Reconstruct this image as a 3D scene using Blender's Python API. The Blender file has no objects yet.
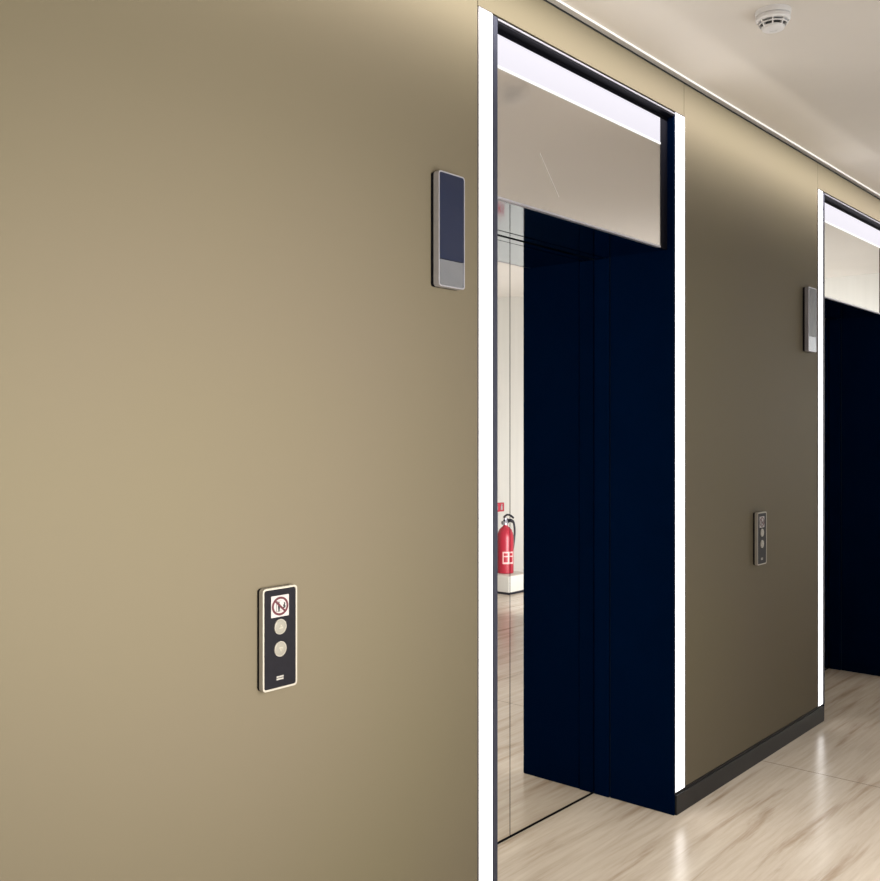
import bpy, bmesh, math, random
from mathutils import Vector, Matrix

random.seed(4)
SC = bpy.context.scene
COL = SC.collection
PI = math.pi

# ------------------------------------------------------------------ materials
def new_mat(name):
    m = bpy.data.materials.new(name)
    m.use_nodes = True
    nt = m.node_tree
    return m, nt, nt.nodes['Principled BSDF']

def pbr(name, color, rough=0.5, metal=0.0, spec=0.5, noise=0.0, nscale=40.0, coat=0.0, emit=None, estr=0.0, bump=0.0):
    m, nt, b = new_mat(name)
    b.inputs['Roughness'].default_value = rough
    b.inputs['Metallic'].default_value = metal
    b.inputs['Specular IOR Level'].default_value = spec
    b.inputs['Coat Weight'].default_value = coat
    b.inputs['Base Color'].default_value = (*color, 1)
    tc = nt.nodes.new('ShaderNodeTexCoord')
    n = nt.nodes.new('ShaderNodeTexNoise')
    n.inputs['Scale'].default_value = nscale
    n.inputs['Detail'].default_value = 4
    nt.links.new(tc.outputs['Object'], n.inputs['Vector'])
    r = nt.nodes.new('ShaderNodeValToRGB')
    r.color_ramp.elements[0].position = 0.3
    r.color_ramp.elements[1].position = 0.7
    r.color_ramp.elements[0].color = (*[c * (1 - noise) for c in color], 1)
    r.color_ramp.elements[1].color = (*[min(1, c * (1 + noise)) for c in color], 1)
    nt.links.new(n.outputs['Fac'], r.inputs['Fac'])
    nt.links.new(r.outputs['Color'], b.inputs['Base Color'])
    if bump:
        bp = nt.nodes.new('ShaderNodeBump')
        bp.inputs['Strength'].default_value = bump
        bp.inputs['Distance'].default_value = 0.002
        nt.links.new(n.outputs['Fac'], bp.inputs['Height'])
        nt.links.new(bp.outputs['Normal'], b.inputs['Normal'])
    if emit:
        b.inputs['Emission Color'].default_value = (*emit, 1)
        b.inputs['Emission Strength'].default_value = estr
    return m

def gold_mat():
    m, nt, b = new_mat('gold back painted glass')
    tc = nt.nodes.new('ShaderNodeTexCoord')
    n = nt.nodes.new('ShaderNodeTexNoise')
    n.inputs['Scale'].default_value = 0.9
    n.inputs['Detail'].default_value = 2
    nt.links.new(tc.outputs['Object'], n.inputs['Vector'])
    r = nt.nodes.new('ShaderNodeValToRGB')
    r.color_ramp.elements[0].color = (0.124, 0.104, 0.082, 1)
    r.color_ramp.elements[1].color = (0.124, 0.109, 0.070, 1)
    nt.links.new(n.outputs['Fac'], r.inputs['Fac'])
    nt.links.new(r.outputs['Color'], b.inputs['Base Color'])
    b.inputs['Metallic'].default_value = 0.06
    b.inputs['Roughness'].default_value = 0.5
    b.inputs['Specular IOR Level'].default_value = 0.04
    return m

def floor_mat():
    m, nt, b = new_mat('vein cut travertine')
    L = nt.links.new
    tc = nt.nodes.new('ShaderNodeTexCoord')
    def mapped(scale, rot=0.0):
        mp = nt.nodes.new('ShaderNodeMapping')
        mp.inputs['Scale'].default_value = scale
        mp.inputs['Rotation'].default_value = (0, 0, rot)
        L(tc.outputs['Object'], mp.inputs['Vector'])
        return mp
    def noise(mp, scale, detail, dist=0.0, rough=0.6):
        n = nt.nodes.new('ShaderNodeTexNoise')
        n.inputs['Scale'].default_value = scale
        n.inputs['Detail'].default_value = detail
        n.inputs['Distortion'].default_value = dist
        n.inputs['Roughness'].default_value = rough
        L(mp.outputs['Vector'], n.inputs['Vector'])
        return n
    n1 = noise(mapped((0.55, 7.0, 1), 0.06), 2.2, 6, 0.5)
    n2 = noise(mapped((1.6, 26.0, 1), 0.05), 2.0, 5, 0.3)
    r1 = nt.nodes.new('ShaderNodeValToRGB')
    e = r1.color_ramp.elements
    e[0].position = 0.30; e[0].color = (0.40, 0.31, 0.225, 1)
    e[1].position = 0.68; e[1].color = (0.66, 0.585, 0.495, 1)
    k = e.new(0.45); k.color = (0.585, 0.505, 0.42, 1)
    L(n1.outputs['Fac'], r1.inputs['Fac'])
    r2 = nt.nodes.new('ShaderNodeValToRGB')
    r2.color_ramp.elements[0].position = 0.35; r2.color_ramp.elements[0].color = (0.86, 0.83, 0.79, 1)
    r2.color_ramp.elements[1].position = 0.6; r2.color_ramp.elements[1].color = (1, 1, 1, 1)
    L(n2.outputs['Fac'], r2.inputs['Fac'])
    mx = nt.nodes.new('ShaderNodeMix'); mx.data_type = 'RGBA'; mx.blend_type = 'MULTIPLY'
    mx.inputs['Factor'].default_value = 0.75
    L(r1.outputs['Color'], mx.inputs['A']); L(r2.outputs['Color'], mx.inputs['B'])
    # slab joints: brick texture lines
    sep = nt.nodes.new('ShaderNodeSeparateXYZ')
    L(tc.outputs['Object'], sep.inputs['Vector'])
    def joint(sock, offset, period, half):
        a = nt.nodes.new('ShaderNodeMath'); a.operation = 'SUBTRACT'; a.inputs[1].default_value = offset
        L(sock, a.inputs[0])
        w = nt.nodes.new('ShaderNodeMath'); w.operation = 'WRAP'
        w.inputs[1].default_value = period / 2; w.inputs[2].default_value = -period / 2
        L(a.outputs[0], w.inputs[0])
        ab = nt.nodes.new('ShaderNodeMath'); ab.operation = 'ABSOLUTE'; L(w.outputs[0], ab.inputs[0])
        lt = nt.nodes.new('ShaderNodeMath'); lt.operation = 'LESS_THAN'; lt.inputs[1].default_value = half
        L(ab.outputs[0], lt.inputs[0])
        return lt
    jx = joint(sep.outputs['X'], 4.30, 2.4, 0.0022)
    jy = joint(sep.outputs['Y'], -1.05, 1.6, 0.0016)
    mxm = nt.nodes.new('ShaderNodeMath'); mxm.operation = 'MAXIMUM'
    L(jx.outputs[0], mxm.inputs[0]); L(jy.outputs[0], mxm.inputs[1])
    mj = nt.nodes.new('ShaderNodeMix'); mj.data_type = 'RGBA'
    L(mxm.outputs[0], mj.inputs['Factor']); L(mx.outputs['Result'], mj.inputs['A'])
    mj.inputs['B'].default_value = (0.20, 0.165, 0.13, 1)
    L(mj.outputs['Result'], b.inputs['Base Color'])
    b.inputs['Roughness'].default_value = 0.24
    b.inputs['Specular IOR Level'].default_value = 0.5
    return m

def wall_mat():
    m, nt, b = new_mat('cream grained wall lining')
    tc = nt.nodes.new('ShaderNodeTexCoord')
    mp = nt.nodes.new('ShaderNodeMapping'); mp.inputs['Scale'].default_value = (9, 9, 0.25)
    n = nt.nodes.new('ShaderNodeTexNoise'); n.inputs['Scale'].default_value = 3; n.inputs['Detail'].default_value = 4
    nt.links.new(tc.outputs['Object'], mp.inputs['Vector']); nt.links.new(mp.outputs['Vector'], n.inputs['Vector'])
    r = nt.nodes.new('ShaderNodeValToRGB')
    r.color_ramp.elements[0].color = (0.65, 0.635, 0.59, 1)
    r.color_ramp.elements[1].color = (0.73, 0.715, 0.67, 1)
    nt.links.new(n.outputs['Fac'], r.inputs['Fac']); nt.links.new(r.outputs['Color'], b.inputs['Base Color'])
    b.inputs['Roughness'].default_value = 0.55
    return m

M = dict(
    gold=gold_mat(), travertine=floor_mat(), cream=wall_mat(),
    ceiling=pbr('warm white ceiling paint', (0.70, 0.655, 0.605), 0.6, noise=0.015, nscale=3),
    white=pbr('white plastic', (0.78, 0.77, 0.78), 0.4, noise=0.02),
    trim=pbr('white ceiling bead', (0.62, 0.62, 0.62), 0.5, noise=0.01, emit=(1, 0.98, 0.95), estr=0.08),  # faint glow added to keep the bead white
    core=pbr('dark backing', (0.02, 0.02, 0.022), 0.8, noise=0.1),
    navy=pbr('black navy lacquered metal', (0.0002, 0.0046, 0.0215), 0.4, spec=0.0, noise=0.05, nscale=6),
    black=pbr('black satin metal', (0.003, 0.003, 0.006), 0.5, spec=0.1, noise=0.1),
    skirting=pbr('black skirting', (0.013, 0.0122, 0.013), 0.5, spec=0.25, noise=0.1),
    groove=pbr('black groove', (0.002, 0.002, 0.003), 0.7, spec=0.1, noise=0.1),
    mirror=pbr('polished mirror steel', (0.83, 0.815, 0.79), 0.0, metal=1.0, noise=0.0),
    tmirror=pbr('silvered transom glass', (0.78, 0.765, 0.74), 0.0, metal=1.0, noise=0.0),
    satin=pbr('satin silvered glass', (0.74, 0.71, 0.68), 0.15, metal=1.0, noise=0.0),
    soffit=pbr('tinted mirror soffit', (0.36, 0.42, 0.48), 0.06, metal=1.0, noise=0.0),
    alu=pbr('brushed aluminium', (0.50, 0.50, 0.57), 0.35, metal=0.8, noise=0.04, nscale=80),
    champagne=pbr('pale champagne edge metal', (0.36, 0.335, 0.30), 0.4, metal=0.2, noise=0.03),
    bead=pbr('grey anodised bead', (0.20, 0.20, 0.235), 0.4, metal=0.2, noise=0.04),
    streak=pbr('pale scuff', (0.93, 0.91, 0.88), 0.4, metal=1.0, noise=0.02),
    nosing=pbr('slate edge trim', (0.028, 0.031, 0.050), 0.45, spec=0.2, noise=0.05),
    led=pbr('opal led diffuser', (0.9, 0.9, 0.9), 0.5, emit=(1.0, 0.985, 0.98), estr=4.0),
    band=pbr('opal light band', (0.04, 0.04, 0.045), 0.4, spec=0.1, emit=(0.94, 0.91, 1.0), estr=0.80),
    lip=pbr('bright lit lip', (0.05, 0.05, 0.05), 0.4, spec=0.1, emit=(1, 0.99, 1.0), estr=1.0),
    charcoal=pbr('charcoal face plate', (0.008, 0.0076, 0.011), 0.45, spec=0.12, noise=0.12, nscale=60),
    screen=pbr('dark indicator glass', (0.004, 0.008, 0.028), 0.06, spec=0.4, noise=0.05),
    silver=pbr('silver lower panel', (0.30, 0.315, 0.355), 0.2, metal=0.9, noise=0.03),
    button=pbr('cream steel button', (0.27, 0.255, 0.225), 0.35, metal=0.5, noise=0.04, nscale=60),
    button_ring=pbr('button rim steel', (0.32, 0.30, 0.27), 0.35, metal=0.2, noise=0.02),
    mark=pbr('pale printed mark', (0.27, 0.26, 0.25), 0.5, noise=0.03),
    arrow=pbr('arrow relief', (0.34, 0.32, 0.275), 0.5, noise=0.02),
    sticker=pbr('white sticker', (0.33, 0.31, 0.32), 0.5, noise=0.02),
    maroon=pbr('maroon print', (0.060, 0.004, 0.012), 0.5, noise=0.06),
    ink=pbr('dark print', (0.006, 0.007, 0.009), 0.5, noise=0.06),
    red=pbr('extinguisher red paint', (0.40, 0.020, 0.042), 0.4, noise=0.04),
    pink=pbr('printed label', (0.80, 0.50, 0.48), 0.5, noise=0.05),
    rubber=pbr('black rubber', (0.012, 0.012, 0.022), 0.55, noise=0.1),
    grey=pbr('grey vent plastic', (0.05, 0.05, 0.055), 0.6, noise=0.1),
    plate=pbr('slate sensor window', (0.018, 0.026, 0.042), 0.8, spec=0.02, noise=0.1),
)

# ------------------------------------------------------------------ helpers
def obj(name, bm, mat, parent=None, smooth=False):
    me = bpy.data.meshes.new(name)
    bmesh.ops.recalc_face_normals(bm, faces=bm.faces)
    bm.to_mesh(me); bm.free()
    me.materials.append(M[mat])
    if smooth:
        for p in me.polygons: p.use_smooth = True
        try: me.set_sharp_from_angle(angle=math.radians(35))
        except Exception: pass
    o = bpy.data.objects.new(name, me)
    COL.objects.link(o)
    if parent: o.parent = parent
    return o

def tag(o, label, cat, group=None):
    o['label'] = label; o['category'] = cat
    if group: o['group'] = group
    return o

def thing(name, label, cat, loc=(0, 0, 0), group=None):
    o = bpy.data.objects.new(name, None); COL.objects.link(o)
    o.empty_display_size = 0.05
    o.location = loc
    return tag(o, label, cat, group)

def struct(o):
    o['kind'] = 'structure'; return o

def bx(bm, x0, x1, y0, y1, z0, z1, bev=0.0, seg=2):
    vs = [bm.verts.new((x, y, z)) for x in (x0, x1) for y in (y0, y1) for z in (z0, z1)]
    fs = []
    for q in ((0,1,3,2),(4,6,7,5),(0,4,5,1),(2,3,7,6),(0,2,6,4),(1,5,7,3)):
        fs.append(bm.faces.new([vs[i] for i in q]))
    if bev:
        ed = list({e for f in fs for e in f.edges})
        bmesh.ops.bevel(bm, geom=ed, offset=bev, segments=seg, affect='EDGES', profile=0.5)
    return bm

def box(*a, **k): return bx(bmesh.new(), *a, **k)

def rrect(w, h, r, n=6):
    pts = []
    for cx, cz, a0 in ((w/2-r, h/2-r, 0), (-w/2+r, h/2-r, 90), (-w/2+r, -h/2+r, 180), (w/2-r, -h/2+r, 270)):
        for i in range(n + 1):
            a = math.radians(a0 + 90 * i / n)
            pts.append((cx + r * math.cos(a), cz + r * math.sin(a)))
    return pts

def prism(pts, y0, y1, bm=None, cx=0, cz=0):
    bm = bm or bmesh.new()
    a = [bm.verts.new((x + cx, y0, z + cz)) for x, z in pts]
    b = [bm.verts.new((x + cx, y1, z + cz)) for x, z in pts]
    bm.faces.new(a); bm.faces.new(b[::-1])
    n = len(pts)
    for i in range(n):
        bm.faces.new((a[i], a[(i+1) % n], b[(i+1) % n], b[i]))
    return bm

def ring_prism(outer, inner, y0, y1, bm=None, cx=0, cz=0):
    bm = bm or bmesh.new()
    n = len(outer)
    L = [[bm.verts.new((x + cx, y, z + cz)) for x, z in pts] for pts, y in ((outer, y0), (inner, y0), (inner, y1), (outer, y1))]
    for i in range(n):
        j = (i + 1) % n
        for k in range(4):
            A, B = L[k], L[(k + 1) % 4]
            bm.faces.new((A[i], A[j], B[j], B[i]))
    return bm

def circ(r, n=40, sx=1.0): return [(r * sx * math.cos(2*PI*i/n), r * math.sin(2*PI*i/n)) for i in range(n)]

def lathe(prof, n=40, bm=None, axis='z', c=(0, 0, 0)):
    bm = bm or bmesh.new()
    rings = []
    for r, h in prof:
        ring = []
        for i in range(n):
            a = 2*PI*i/n
            if axis == 'z': p = (r*math.cos(a), r*math.sin(a), h)
            else: p = (r*math.cos(a), h, r*math.sin(a))
            ring.append(bm.verts.new((p[0]+c[0], p[1]+c[1], p[2]+c[2])))
        rings.append(ring)
    for A, B in zip(rings, rings[1:]):
        for i in range(n):
            bm.faces.new((A[i], A[(i+1) % n], B[(i+1) % n], B[i]))
    bm.faces.new(rings[0]); bm.faces.new(rings[-1])
    return bm

def tube(path, r, n=10, bm=None):
    bm = bm or bmesh.new()
    P = [Vector(p) for p in path]
    rings = []
    up = Vector((0.31, 0.9, 0.2)).normalized()
    for i, p in enumerate(P):
        t = (P[min(i+1, len(P)-1)] - P[max(i-1, 0)]).normalized()
        u = (up - t * up.dot(t)).normalized(); v = t.cross(u)
        rr = r[i] if isinstance(r, (list, tuple)) else r
        rings.append([bm.verts.new(p + (u*math.cos(2*PI*k/n) + v*math.sin(2*PI*k/n)) * rr) for k in range(n)])
    for A, B in zip(rings, rings[1:]):
        for i in range(n):
            bm.faces.new((A[i], A[(i+1) % n], B[(i+1) % n], B[i]))
    bm.faces.new(rings[0]); bm.faces.new(rings[-1])
    return bm

def smooth_path(pts, k=8):
    P = [Vector(p) for p in pts]; out = []
    for i in range(len(P)-1):
        p0, p1, p2, p3 = P[max(i-1,0)], P[i], P[i+1], P[min(i+2,len(P)-1)]
        for j in range(k):
            t = j/k
            out.append(0.5*((2*p1)+(-p0+p2)*t+(2*p0-5*p1+4*p2-p3)*t*t+(-p0+3*p1-3*p2+p3)*t**3))
    out.append(P[-1]); return out

def children(o): return [c for c in bpy.data.objects if c.parent == o]

def copy_tree(o, dx, parent=None):
    c = o.copy(); COL.objects.link(c)
    if parent: c.parent = parent
    else: c.location.x += dx
    for ch in children(o): copy_tree(ch, dx, c)
    return c

# ------------------------------------------------------------------ dimensions (metres; lift wall is the plane y = 0, lobby at y < 0)
PITCH = 2.812
CEIL = 2.91
TOP = 2.76            # top of the openings
OX0, OX1 = 2.293, 3.463
SX0, SX1 = 2.226, 3.545        # outer edges of the light strips
SK = 0.083
DOOR_Y = 0.36
SOFF = 2.222
TY = 0.027
XN, XF = -2.6, 9.4
CX, CY, CR = 4.75, -0.84, 4.2     # centre and radius of the curved far wall

# ------------------------------------------------------------------ setting
struct(obj('floor', box(XN, XF, -5.3, 0.9, -0.08, 0.0), 'travertine'))
struct(obj('ceiling', box(XN, XF, -5.3, 0.9, CEIL, CEIL + 0.1), 'ceiling'))

# lift wall core with its two openings
bm = bmesh.new()
PT = 0.012
bx(bm, XN, OX0, PT, 0.8, 0, CEIL)
bx(bm, OX1, OX0 + PITCH, PT, 0.8, 0, CEIL)
bx(bm, OX1 + PITCH, XF, PT, 0.8, 0, CEIL)
for k in (0, 1):
    bx(bm, OX0 + k*PITCH, OX1 + k*PITCH, PT, 0.8, TOP + 0.004, CEIL)
    bx(bm, OX0 + k*PITCH, OX1 + k*PITCH, 0.47, 0.8, 0, TOP + 0.004)
wf = struct(obj('wall_front', bm, 'core'))
S = 0.0015
def gpanel(x0, x1, z0, z1):
    return obj('glass_panel', box(x0 + S, x1 - S, 0.0, PT, z0, z1, bev=0.001, seg=1), 'gold', wf)
PTOP = CEIL - 0.016
gpanel(XN, SX0, SK + 0.004, PTOP)
gpanel(SX0, SX1, TOP + 0.004, PTOP)
gpanel(SX1, SX0 + PITCH, SK + 0.004, PTOP)
gpanel(SX0 + PITCH, SX1 + PITCH, TOP + 0.004, PTOP)
gpanel(SX1 + PITCH, 8.9, SK + 0.004, PTOP)

# skirting pieces
for n, (x0, x1) in enumerate(((XN, OX0), (OX1, OX0 + PITCH), (OX1 + PITCH, 8.9))):
    bm = box(x0, x1, -0.010, PT, 0.0, SK - 0.006, bev=0.0015, seg=1)
    bx(bm, x0 + 0.0005, x1 - 0.0005, -0.002, PT, SK - 0.006, SK + 0.003)
    struct(obj('baseboard_' + ('near', 'middle', 'far')[n], bm, 'skirting'))

# white bead where the ceiling meets the glass
struct(obj('trim_1', box(XN, 8.9, -0.0215, -0.0165, CEIL - 0.008, CEIL, bev=0.001, seg=1), 'trim'))

# curved cream wall sweeping round the far end and behind the camera
arc = [(CX + CR*math.cos(a), CY - CR*math.sin(a)) for a in [PI/2*i/48 for i in range(49)]]
line = [(CX + CR, 0.0)] + arc + [(XN, CY - CR)]
bm = bmesh.new()
th = 0.1
out = [(CX + CR + th, 0.0)] + [(CX + (CR+th)*math.cos(PI/2*i/48), CY - (CR+th)*math.sin(PI/2*i/48)) for i in range(49)] + [(XN, CY - CR - th)]
A = [bm.verts.new((x, y, 0)) for x, y in line]; B = [bm.verts.new((x, y, CEIL)) for x, y in line]
Co = [bm.verts.new((x, y, 0)) for x, y in out]; Do = [bm.verts.new((x, y, CEIL)) for x, y in out]
for i in range(len(line)-1):
    bm.faces.new((A[i], A[i+1], B[i+1], B[i])); bm.faces.new((Co[i], Do[i], Do[i+1], Co[i+1]))
    bm.faces.new((A[i], Co[i], Co[i+1], A[i+1])); bm.faces.new((B[i], B[i+1], Do[i+1], Do[i]))
bm.faces.new((A[0], B[0], Do[0], Co[0])); bm.faces.new((A[-1], Co[-1], Do[-1], B[-1]))
struct(obj('wall_back', bm, 'cream', smooth=True))
struct(obj('wall_left', box(XN - 0.1, XN, -5.14, 0.9, 0, CEIL), 'cream'))

# ------------------------------------------------------------------ lift surrounds and doors
def make_surround():
    t = thing('lift_surround', 'x', 'lift surround', ((OX0 + OX1)/2, 0, 0))
    ox = -(OX0 + OX1)/2
    def part(name, bm, mat, par=None, smooth=False):
        bmesh.ops.translate(bm, verts=bm.verts, vec=(ox, 0, 0))
        return obj(name, bm, mat, par or t, smooth)
    JL, JR = OX0 + 0.025, OX1 - 0.008
    JT = 3.397                      # right end of the transom pane
    for x0, x1, sgn in ((OX0, JL, 1), (JR, OX1, -1)):
        j = part('jamb', box(x0, x1, -0.002, 0.284, 0, TOP - 0.002, bev=0.001, seg=1), 'navy')
        part('nosing', box(x0 + 0.0015, x1 - 0.0015, -0.0045, -0.0021, SK, TOP - 0.004, bev=0.0006, seg=1), 'nosing', j)
        inner = JL if sgn > 0 else JR
        a, b = sorted((inner - sgn*0.006, inner + sgn*0.005))
        part('door_frame', box(a, b, 0.289, DOOR_Y - 0.002, 0, SOFF - 0.001, bev=0.002, seg=2), 'navy')
    # head frame : black profile with a pale aluminium bead along it
    h = part('head_frame', box(JL, JR, -0.002, TY - 0.001, 2.741, TOP - 0.003, bev=0.001, seg=1), 'black')
    part('head_rail', box(JL, JR, TY - 0.0005, TY + 0.02, 2.728, 2.741), 'black')
    part('jamb_reflection', box(JT + 0.0005, JR, TY - 0.0005, TY + 0.02, SOFF + 0.0005, 2.7275), 'black')  # black strip added for the jamb's reflection in the transom pane
    b = part('bead', box(JL, JR, -0.006, -0.0021, TOP - 0.0125, TOP - 0.006, bev=0.001, seg=1), 'bead', h)
    part('light_band', box(JL, JT, TY, TY + 0.02, 2.632, 2.7275), 'band')
    l = part('lit_lip', box(JL, JT, TY - 0.003, TY + 0.02, 2.6235, 2.6315, bev=0.001, seg=1), 'lip')
    tm = part('transom_mirror', box(JL, JT, TY, TY + 0.012, SOFF + 0.007, 2.623), 'tmirror')
    part('edge_strip', box(JL, JT, TY - 0.002, TY + 0.012, SOFF, SOFF + 0.0065), 'alu')
    s = part('soffit', box(JL, JR, TY + 0.013, 0.303, SOFF, SOFF + 0.02), 'soffit')
    part('head_lining', box(JL, JR, 0.310, DOOR_Y + 0.02, SOFF - 0.0005, SOFF + 0.02), 'soffit')
    part('sill', box(JL, JR, DOOR_Y + 0.0005, DOOR_Y + 0.05, 0.0002, 0.004), 'groove')
    return t

def make_doors(name):
    t = bpy.data.objects.new(name, None); COL.objects.link(t); t.location = ((OX0 + OX1)/2, DOOR_Y, 0)
    struct(t)
    JL, JR = OX0 + 0.020, OX1 - 0.004
    mid = 2.868
    ox = -(OX0 + OX1)/2
    for x0, x1 in ((JL, mid - 0.0022), (mid + 0.0022, JR)):
        obj('door_leaf', box(x0 + ox, x1 + ox, 0.0, 0.035, 0.010, SOFF - 0.004), 'mirror', t)
    obj('door_gap', box(mid - 0.03 + ox, mid + 0.03 + ox, 0.0355, 0.06, 0.010, SOFF - 0.004), 'groove', t)
    return t

s1 = make_surround()
s1['label'] = 'black lift surround with mirrored transom, nearer opening with full doorway visible'
d1 = make_doors('door_1')
s2 = copy_tree(s1, PITCH)
for ch in children(s1):       # the nearer transom pane has a satin finish
    if ch.name.startswith('transom_mirror'):
        ch.data = ch.data.copy(); ch.data.materials[0] = M['satin']
s2['label'] = 'black lift surround with mirrored transom at far right, cut off by the photo edge'
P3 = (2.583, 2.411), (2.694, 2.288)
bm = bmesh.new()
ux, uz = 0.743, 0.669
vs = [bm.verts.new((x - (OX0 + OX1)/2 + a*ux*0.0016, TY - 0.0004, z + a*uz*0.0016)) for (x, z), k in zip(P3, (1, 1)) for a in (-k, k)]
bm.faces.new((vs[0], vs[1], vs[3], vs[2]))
obj('streak_strip', bm, 'streak', s1)  # thin slanting strip, paler than the transom pane
for s in (s1, s2): s['group'] = 'lift surrounds along the gold wall'
d2 = copy_tree(d1, PITCH); d2.name = 'door_2'

# ------------------------------------------------------------------ light strips
def make_strip(x0, x1):
    t = thing('light_strip', 'x', 'light strip', ((x0+x1)/2, 0, SK + 0.004), 'vertical light strips beside the lift openings')
    w = (x1 - x0)/2
    H = TOP - SK - 0.004
    obj('diffuser', box(-w + 0.0025, w - 0.002, -0.003, 0.008, 0.001, H - 0.004, bev=0.001, seg=1), 'led', t)
    bm = box(-w + 0.0002, -w + 0.002, -0.0035, 0.011, 0, H)
    bx(bm, w - 0.0017, w - 0.0002, -0.0035, 0.011, 0, H)
    bx(bm, -w + 0.002, w - 0.0017, -0.0035, 0.011, H - 0.0035, H)
    obj('channel', bm, 'alu', t)
    return t
st = make_strip(SX0, OX0)
st['label'] = 'tall glowing white light strip left of the nearer lift opening'
for x0, x1, lab in ((OX1, SX1, 'tall glowing white light strip between nearer lift opening and middle gold panel'),
                    (SX0 + PITCH, OX0 + PITCH, 'thin glowing white light strip left of the far lift opening')):
    c = copy_tree(st, (x0 + x1)/2 - (SX0 + OX0)/2)
    c.scale.x = (x1 - x0)/(OX0 - SX0)
    c['label'] = lab

# ------------------------------------------------------------------ lift position indicators
def make_indicator():
    W, H, T = 0.114, 0.321, 0.030
    t = thing('lift_indicator', 'x', 'lift indicator', (2.072, 0, 2.069), 'lift indicators on the gold wall')
    obj('back_plate', prism(rrect(W - 0.001, H - 0.001, 0.009), -0.0105, -0.0002), 'black', t)
    o, i = rrect(W, H, 0.010), rrect(W - 0.007, H - 0.007, 0.007)
    bm = ring_prism(o, i, -T, -0.0108)
    obj('casing', bm, 'alu', t, True)
    f = rrect(W - 0.0075, H - 0.0075, 0.0068)
    zs = -H/2 + 0.076
    up = [(x, z) for x, z in f if z > 0] + []
    w2 = W/2 - 0.00375
    scr = [p for p in f[:14]] + [(-w2, zs + 0.0008), (w2, zs + 0.0008)]
    low = [(w2, zs - 0.0008), (-w2, zs - 0.0008)] + [p for p in f[14:]]
    obj('screen', prism(scr, -T + 0.001, -0.0108), 'screen', t)
    obj('silver_panel', prism(low, -T + 0.001, -0.0108), 'silver', t)
    return t
i1 = make_indicator(); i1['label'] = 'slim lift indicator with dark navy screen, on left gold panel by the nearer lift'
i2 = copy_tree(i1, PITCH); i2['label'] = 'slim silver lift indicator seen edge-on, on middle gold panel by the far lift'

# ------------------------------------------------------------------ call panels
def make_call_panel():
    W, H, T = 0.103, 0.238, 0.021
    t = thing('call_panel', 'x', 'lift call panel', (1.4595, 0, 1.021), 'lift call panels on the gold wall')
    obj('back_plate', prism(rrect(W - 0.001, H - 0.001, 0.008), -0.0075, -0.0002), 'black', t)
    obj('rim', ring_prism(rrect(W, H, 0.009), rrect(W - 0.0085, H - 0.0085, 0.006), -T, -0.0078), 'champagne', t, True)
    obj('face_plate', prism(rrect(W - 0.009, H - 0.009, 0.0058), -T + 0.0012, -0.0078), 'charcoal', t)
    yF = -T + 0.0012
    # prohibition sticker
    sw, sh, sz = 0.053, 0.050, 0.0745
    sk = obj('warning_sticker', prism(rrect(sw, sh, 0.0015), yF - 0.0006, yF - 0.0001, cz=sz), 'sticker', t)
    r = 0.0218
    bm = ring_prism(circ(r, 40, 1.13), circ(r - 0.0050, 40, 1.13), yF - 0.0012, yF - 0.0007, cz=sz)
    a = math.radians(-42); c, s_ = math.cos(a), math.sin(a)
    Lh, hw = r*1.06 - 0.001, 0.0026
    pts = [(x*c - z*s_, x*s_ + z*c) for x, z in ((-Lh, -hw), (Lh, -hw), (Lh, hw), (-Lh, hw))]
    prism(pts, yF - 0.0014, yF - 0.0009, bm, cz=sz)
    obj('prohibition_ring', bm, 'maroon', sk)
    bm = bmesh.new()          # standing figure in a lift car beside flames
    y0, y1 = yF - 0.00085, yF - 0.00065
    prism(circ(0.0021, 16), y0, y1, bm, cx=-0.0035, cz=sz + 0.0080)
    for q in ([(-.0045,.005),(.0005,.005),(.0005,-.003),(-.0005,-.0115),(-.0017,-.0115),(-.002,-.004),(-.0023,-.0115),(-.0035,-.0115),(-.0045,-.003)],
              [(-.0085,.0105),(-.0075,.0105),(-.0075,-.011),(-.0085,-.011)],
              [(-.0075,-.0102),(.004,-.0102),(.004,-.011),(-.0075,-.011)],
              [(-.0075,.0112),(.004,.0112),(.004,.0104),(-.0075,.0104)],
              [(.0065,-.005),(.009,-.002),(.0075,.001),(.0105,.004),(.009,.0085),(.0135,.005),(.0125,.001),(.0145,-.002),(.012,-.006)]):
        prism([(a*1.25 - 0.001, b*1.1) for a, b in q], y0, y1, bm, cz=sz)
    obj('pictogram', bm, 'ink', sk)
    # two round buttons
    for z, up in ((0.0262, 1), (-0.0255, -1)):
        b = obj('button', lathe([(0.0158, yF), (0.0158, yF - 0.0022), (0.0148, yF - 0.003), (0.0004, yF - 0.0032)], 36, axis='y', c=(0, 0, z)), 'button', t, True)
        obj('button_rim', ring_prism(circ(0.0178, 36), circ(0.0159, 36), yF - 0.0026, yF, cz=z), 'button_ring', b, True)
        tri = [(-0.0058, -0.0038*up), (0.0058, -0.0038*up), (0, 0.0062*up)]
        tri2 = [(-0.0030, -0.0020*up), (0.0030, -0.0020*up), (0, 0.0031*up)]
        obj('arrow', ring_prism(tri, tri2, yF - 0.0042, yF - 0.0028, cz=z), 'arrow', b)
    bm = bmesh.new()
    prism([(-.0105,.0008),(.0105,.0008),(.0105,.0046),(-.0105,.0046)], yF - 0.0005, yF - 0.0001, bm, cz=-0.0930)
    prism([(-.0105,-.0046),(.0105,-.0046),(.0105,-.0008),(-.0105,-.0008)], yF - 0.0005, yF - 0.0001, bm, cz=-0.0930)
    obj('printed_mark', bm, 'mark', t)
    return t
c1 = make_call_panel(); c1['label'] = 'dark lift call panel with two round buttons on the large left gold panel'
c2 = copy_tree(c1, PITCH); c2['label'] = 'small dark lift call panel on the middle gold panel between the lifts'

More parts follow.
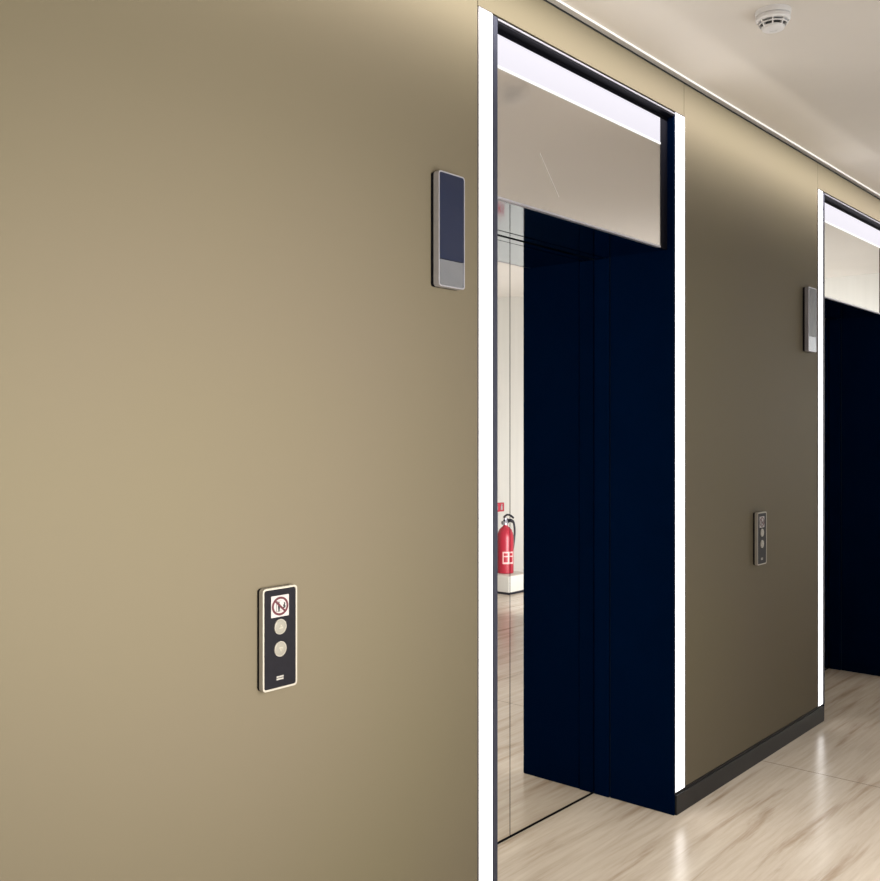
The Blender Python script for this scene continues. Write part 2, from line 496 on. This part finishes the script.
# ------------------------------------------------------------------ smoke detector
sd = thing('smoke_detector', 'round white smoke detector fixed to the ceiling', 'smoke detector', (3.165, -0.513, CEIL))
obj('mounting_base', lathe([(0.058, 0), (0.058, -0.006), (0.056, -0.016), (0.050, -0.018)], 48), 'white', sd, True)
obj('body', lathe([(0.050, -0.0182), (0.0555, -0.020), (0.0555, -0.030), (0.050, -0.036), (0.044, -0.0365)], 48), 'white', sd, True)
obj('vent_chamber', lathe([(0.034, -0.0366), (0.036, -0.038), (0.032, -0.052), (0.020, -0.0525)], 40), 'grey', sd, True)
obj('sensor_cap', lathe([(0.036, -0.0515), (0.0375, -0.0535), (0.035, -0.060), (0.022, -0.063), (0.012, -0.063), (0.011, -0.061), (0.002, -0.061)], 48), 'white', sd, True)
for k in range(8):
    a = 2*PI*k/8 + 0.35
    d = Vector((math.cos(a), math.sin(a), 0)); n = Vector((-d.y, d.x, 0))
    bm = bmesh.new()
    vs = []
    for rr, z in ((0.030, -0.037), (0.0525, -0.0345), (0.0395, -0.0560), (0.030, -0.0560)):
        for s_ in (-1, 1):
            vs.append(bm.verts.new(d*rr + n*0.0022*s_ + Vector((0, 0, z))))
    for q in ((0,2,4,6),(1,7,5,3),(0,1,3,2),(2,3,5,4),(4,5,7,6),(6,7,1,0)):
        bm.faces.new([vs[i] for i in q])
    obj('rib', bm, 'white', sd)
obj('guard_ring', lathe([(0.0445, -0.0435), (0.0475, -0.0435), (0.0460, -0.0460), (0.0430, -0.0460), (0.0445, -0.0435)], 48), 'white', sd, True)

# ------------------------------------------------------------------ fire extinguisher on its plinth (seen in the mirrored doors)
EX, EY = 7.335, -3.02
pl = thing('extinguisher_plinth', 'white plinth stand on the floor under the red fire extinguisher', 'stand', (EX, EY, 0))
obj('plinth_body', box(-0.17, 0.17, -0.17, 0.17, 0.018, 0.17, bev=0.006), 'cream', pl)
obj('base_rim', box(-0.175, 0.175, -0.175, 0.175, 0.0, 0.0178, bev=0.003), 'rubber', pl)
obj('post', box(-0.012, 0.012, -0.115, -0.095, 0.1702, 0.745, bev=0.003), 'alu', pl)
sg = thing('fire_sign', 'small red and white sign above the fire extinguisher', 'sign', (EX + 0.02, EY - 0.105, 0.745))
obj('sign_plate', box(-0.08, 0.08, -0.016, 0.016, 0.0, 0.085, bev=0.002, seg=1), 'red', sg)
for sx in (-0.036, 0.036):          # a white pictogram on the lift side of the plate, one either half
    pts = [(-.014,-.026),(.014,-.026),(.014,.010),(.006,.016),(.006,.026),(.016,.022),(.016,.030),(-.004,.030),(-.004,.016),(-.014,.010)]
    obj('pictogram', prism(pts, 0.0163, 0.0185, cx=sx, cz=0.042), 'sticker', sg)

fe = thing('fire_extinguisher', 'red fire extinguisher with black hose reflected in the mirrored lift doors', 'fire extinguisher', (EX, EY, 0.1703))
obj('cylinder', lathe([(0.060, 0.0), (0.070, 0.004), (0.071, 0.02), (0.071, 0.31), (0.066, 0.345), (0.052, 0.378), (0.030, 0.398), (0.020, 0.405), (0.020, 0.415)], 48), 'red', fe, True)
# printed label wraps the front of the cylinder
bm = bmesh.new()
fe.scale = (1.1, 1.1, 1.1)
fa = math.radians(120)      # side the label faces (towards the lift wall)
def wrap(bm, a0, a1, z0, z1, r, n=16):
    A = []; B = []
    for i in range(n+1):
        a = fa + a0 + (a1-a0)*i/n
        A.append(bm.verts.new((r*math.cos(a), r*math.sin(a), z0))); B.append(bm.verts.new((r*math.cos(a), r*math.sin(a), z1)))
    for i in range(n): bm.faces.new((A[i], A[i+1], B[i+1], B[i]))
wrap(bm, -0.75, 0.75, 0.085, 0.19, 0.0716)
lb = obj('label_sheet', bm, 'pink', fe)
bm = bmesh.new()
for a0, a1, z0, z1 in ((-0.6,-0.1,.155,.178),(0.1,0.6,.155,.178),(-0.6,-0.1,.10,.145),(0.1,0.6,.10,.145)):
    wrap(bm, a0, a1, z0, z1, 0.0720, 6)
obj('label_print', bm, 'red', lb)
obj('valve', lathe([(0.019, 0.4152), (0.022, 0.417), (0.022, 0.44), (0.016, 0.45), (0.016, 0.475), (0.006, 0.478)], 24), 'alu', fe, True)
bm = tube(smooth_path([(-0.02, 0, 0.452), (0.02, 0, 0.460), (0.06, 0, 0.452), (0.105, 0, 0.432)]), 0.010, 8)
tube(smooth_path([(-0.02, 0, 0.482), (0.02, 0, 0.500), (0.07, 0, 0.492), (0.115, 0, 0.468)]), 0.009, 8, bm)
obj('handle', bm, 'rubber', fe, True)
obj('gauge', lathe([(0.016, -0.022), (0.016, -0.036), (0.012, -0.038)], 20, axis='y', c=(0, 0, 0.43)), 'sticker', fe, True)
hp = smooth_path([(0.020, 0.005, 0.43), (0.060, 0.012, 0.455), (0.105, 0.012, 0.425), (0.118, 0.012, 0.34), (0.104, 0.01, 0.24), (0.088, 0.006, 0.16)])
ho = obj('hose', tube(hp, 0.0095, 10), 'rubber', fe, True)
obj('nozzle', tube([(0.088, 0.006, 0.16), (0.084, 0.006, 0.13), (0.082, 0.005, 0.05)], [0.0125, 0.013, 0.0115], 12), 'rubber', ho, True)

# ------------------------------------------------------------------ lighting
def area(name, loc, target, size, size_y, power, color=(1, 1, 1), spread=180):
    l = bpy.data.lights.new(name, 'AREA'); l.shape = 'RECTANGLE'
    l.size, l.size_y, l.energy, l.color = size, size_y, power, color
    l.spread = math.radians(spread)
    o = bpy.data.objects.new(name, l); COL.objects.link(o)
    o.location = loc
    d = Vector(target) - Vector(loc)
    o.rotation_euler = d.to_track_quat('-Z', 'Y').to_euler()
    return o
area('added_key_lamp', (1.15, -2.0, 1.35), (1.25, 0, 1.30), 1.2, 1.4, 64, (1.0, 0.945, 0.83), 118)  # added lamp behind the camera, brightens the left gold panel
area('added_ceiling_fill', (3.4, -3.4, 0.5), (3.4, -3.2, 3), 3.2, 1.4, 57, (0.905, 0.96, 1.0))  # unseen lamp aimed up, added to brighten the ceiling
area('added_end_wall_fill', (7.3, -0.8, 1.6), (8.9, -1.2, 1.8), 0.3, 0.3, 14, (0.95, 0.98, 1.0), 80)  # added lamp, lifts the end wall mirrored in the far transom
area('added_far_fill', (6.6, -1.4, 0.5), (8.5, -2.9, 1.9), 0.5, 0.5, 70, (0.97, 0.98, 1.0))  # added to brighten the curved wall mirrored in the doors
area('added_floor_fill', (3.4, -1.5, CEIL - 0.02), (3.4, -1.5, 0), 0.6, 0.6, 20, (1.0, 0.97, 0.93), 80)  # added out of view for more light on the floor
area('added_wall_wash', (3.2, -0.30, CEIL - 0.006), (3.2, 0, CEIL - 0.170), 9.5, 0.008, 34, (1.0, 0.955, 0.90), 74)  # thin one-sided lamp, added to brighten the top of the gold wall

w = bpy.data.worlds.new('lobby ambient'); SC.world = w
w.use_nodes = True
w.node_tree.nodes['Background'].inputs['Color'].default_value = (0.5, 0.5, 0.52, 1)
w.node_tree.nodes['Background'].inputs['Strength'].default_value = 0.3

# ------------------------------------------------------------------ camera
cam = bpy.data.cameras.new('camera'); co = bpy.data.objects.new('camera', cam); COL.objects.link(co)
F = 963.0
cam.sensor_fit = 'HORIZONTAL'; cam.sensor_width = 36.0
cam.lens = F / 880.0 * 36.0
cam.shift_x = 0.0
cam.shift_y = -(440.5 - 433.0) / 880.0
cam.clip_start = 0.02
yaw = math.radians(40.826)
co.location = (0, -1.7754, 1.5)
co.rotation_euler = (PI/2, 0, -(PI/2 - yaw))
SC.camera = co
SC.view_settings.view_transform = 'Standard'
SC.view_settings.look = 'None'
SC.view_settings.exposure = 0.0
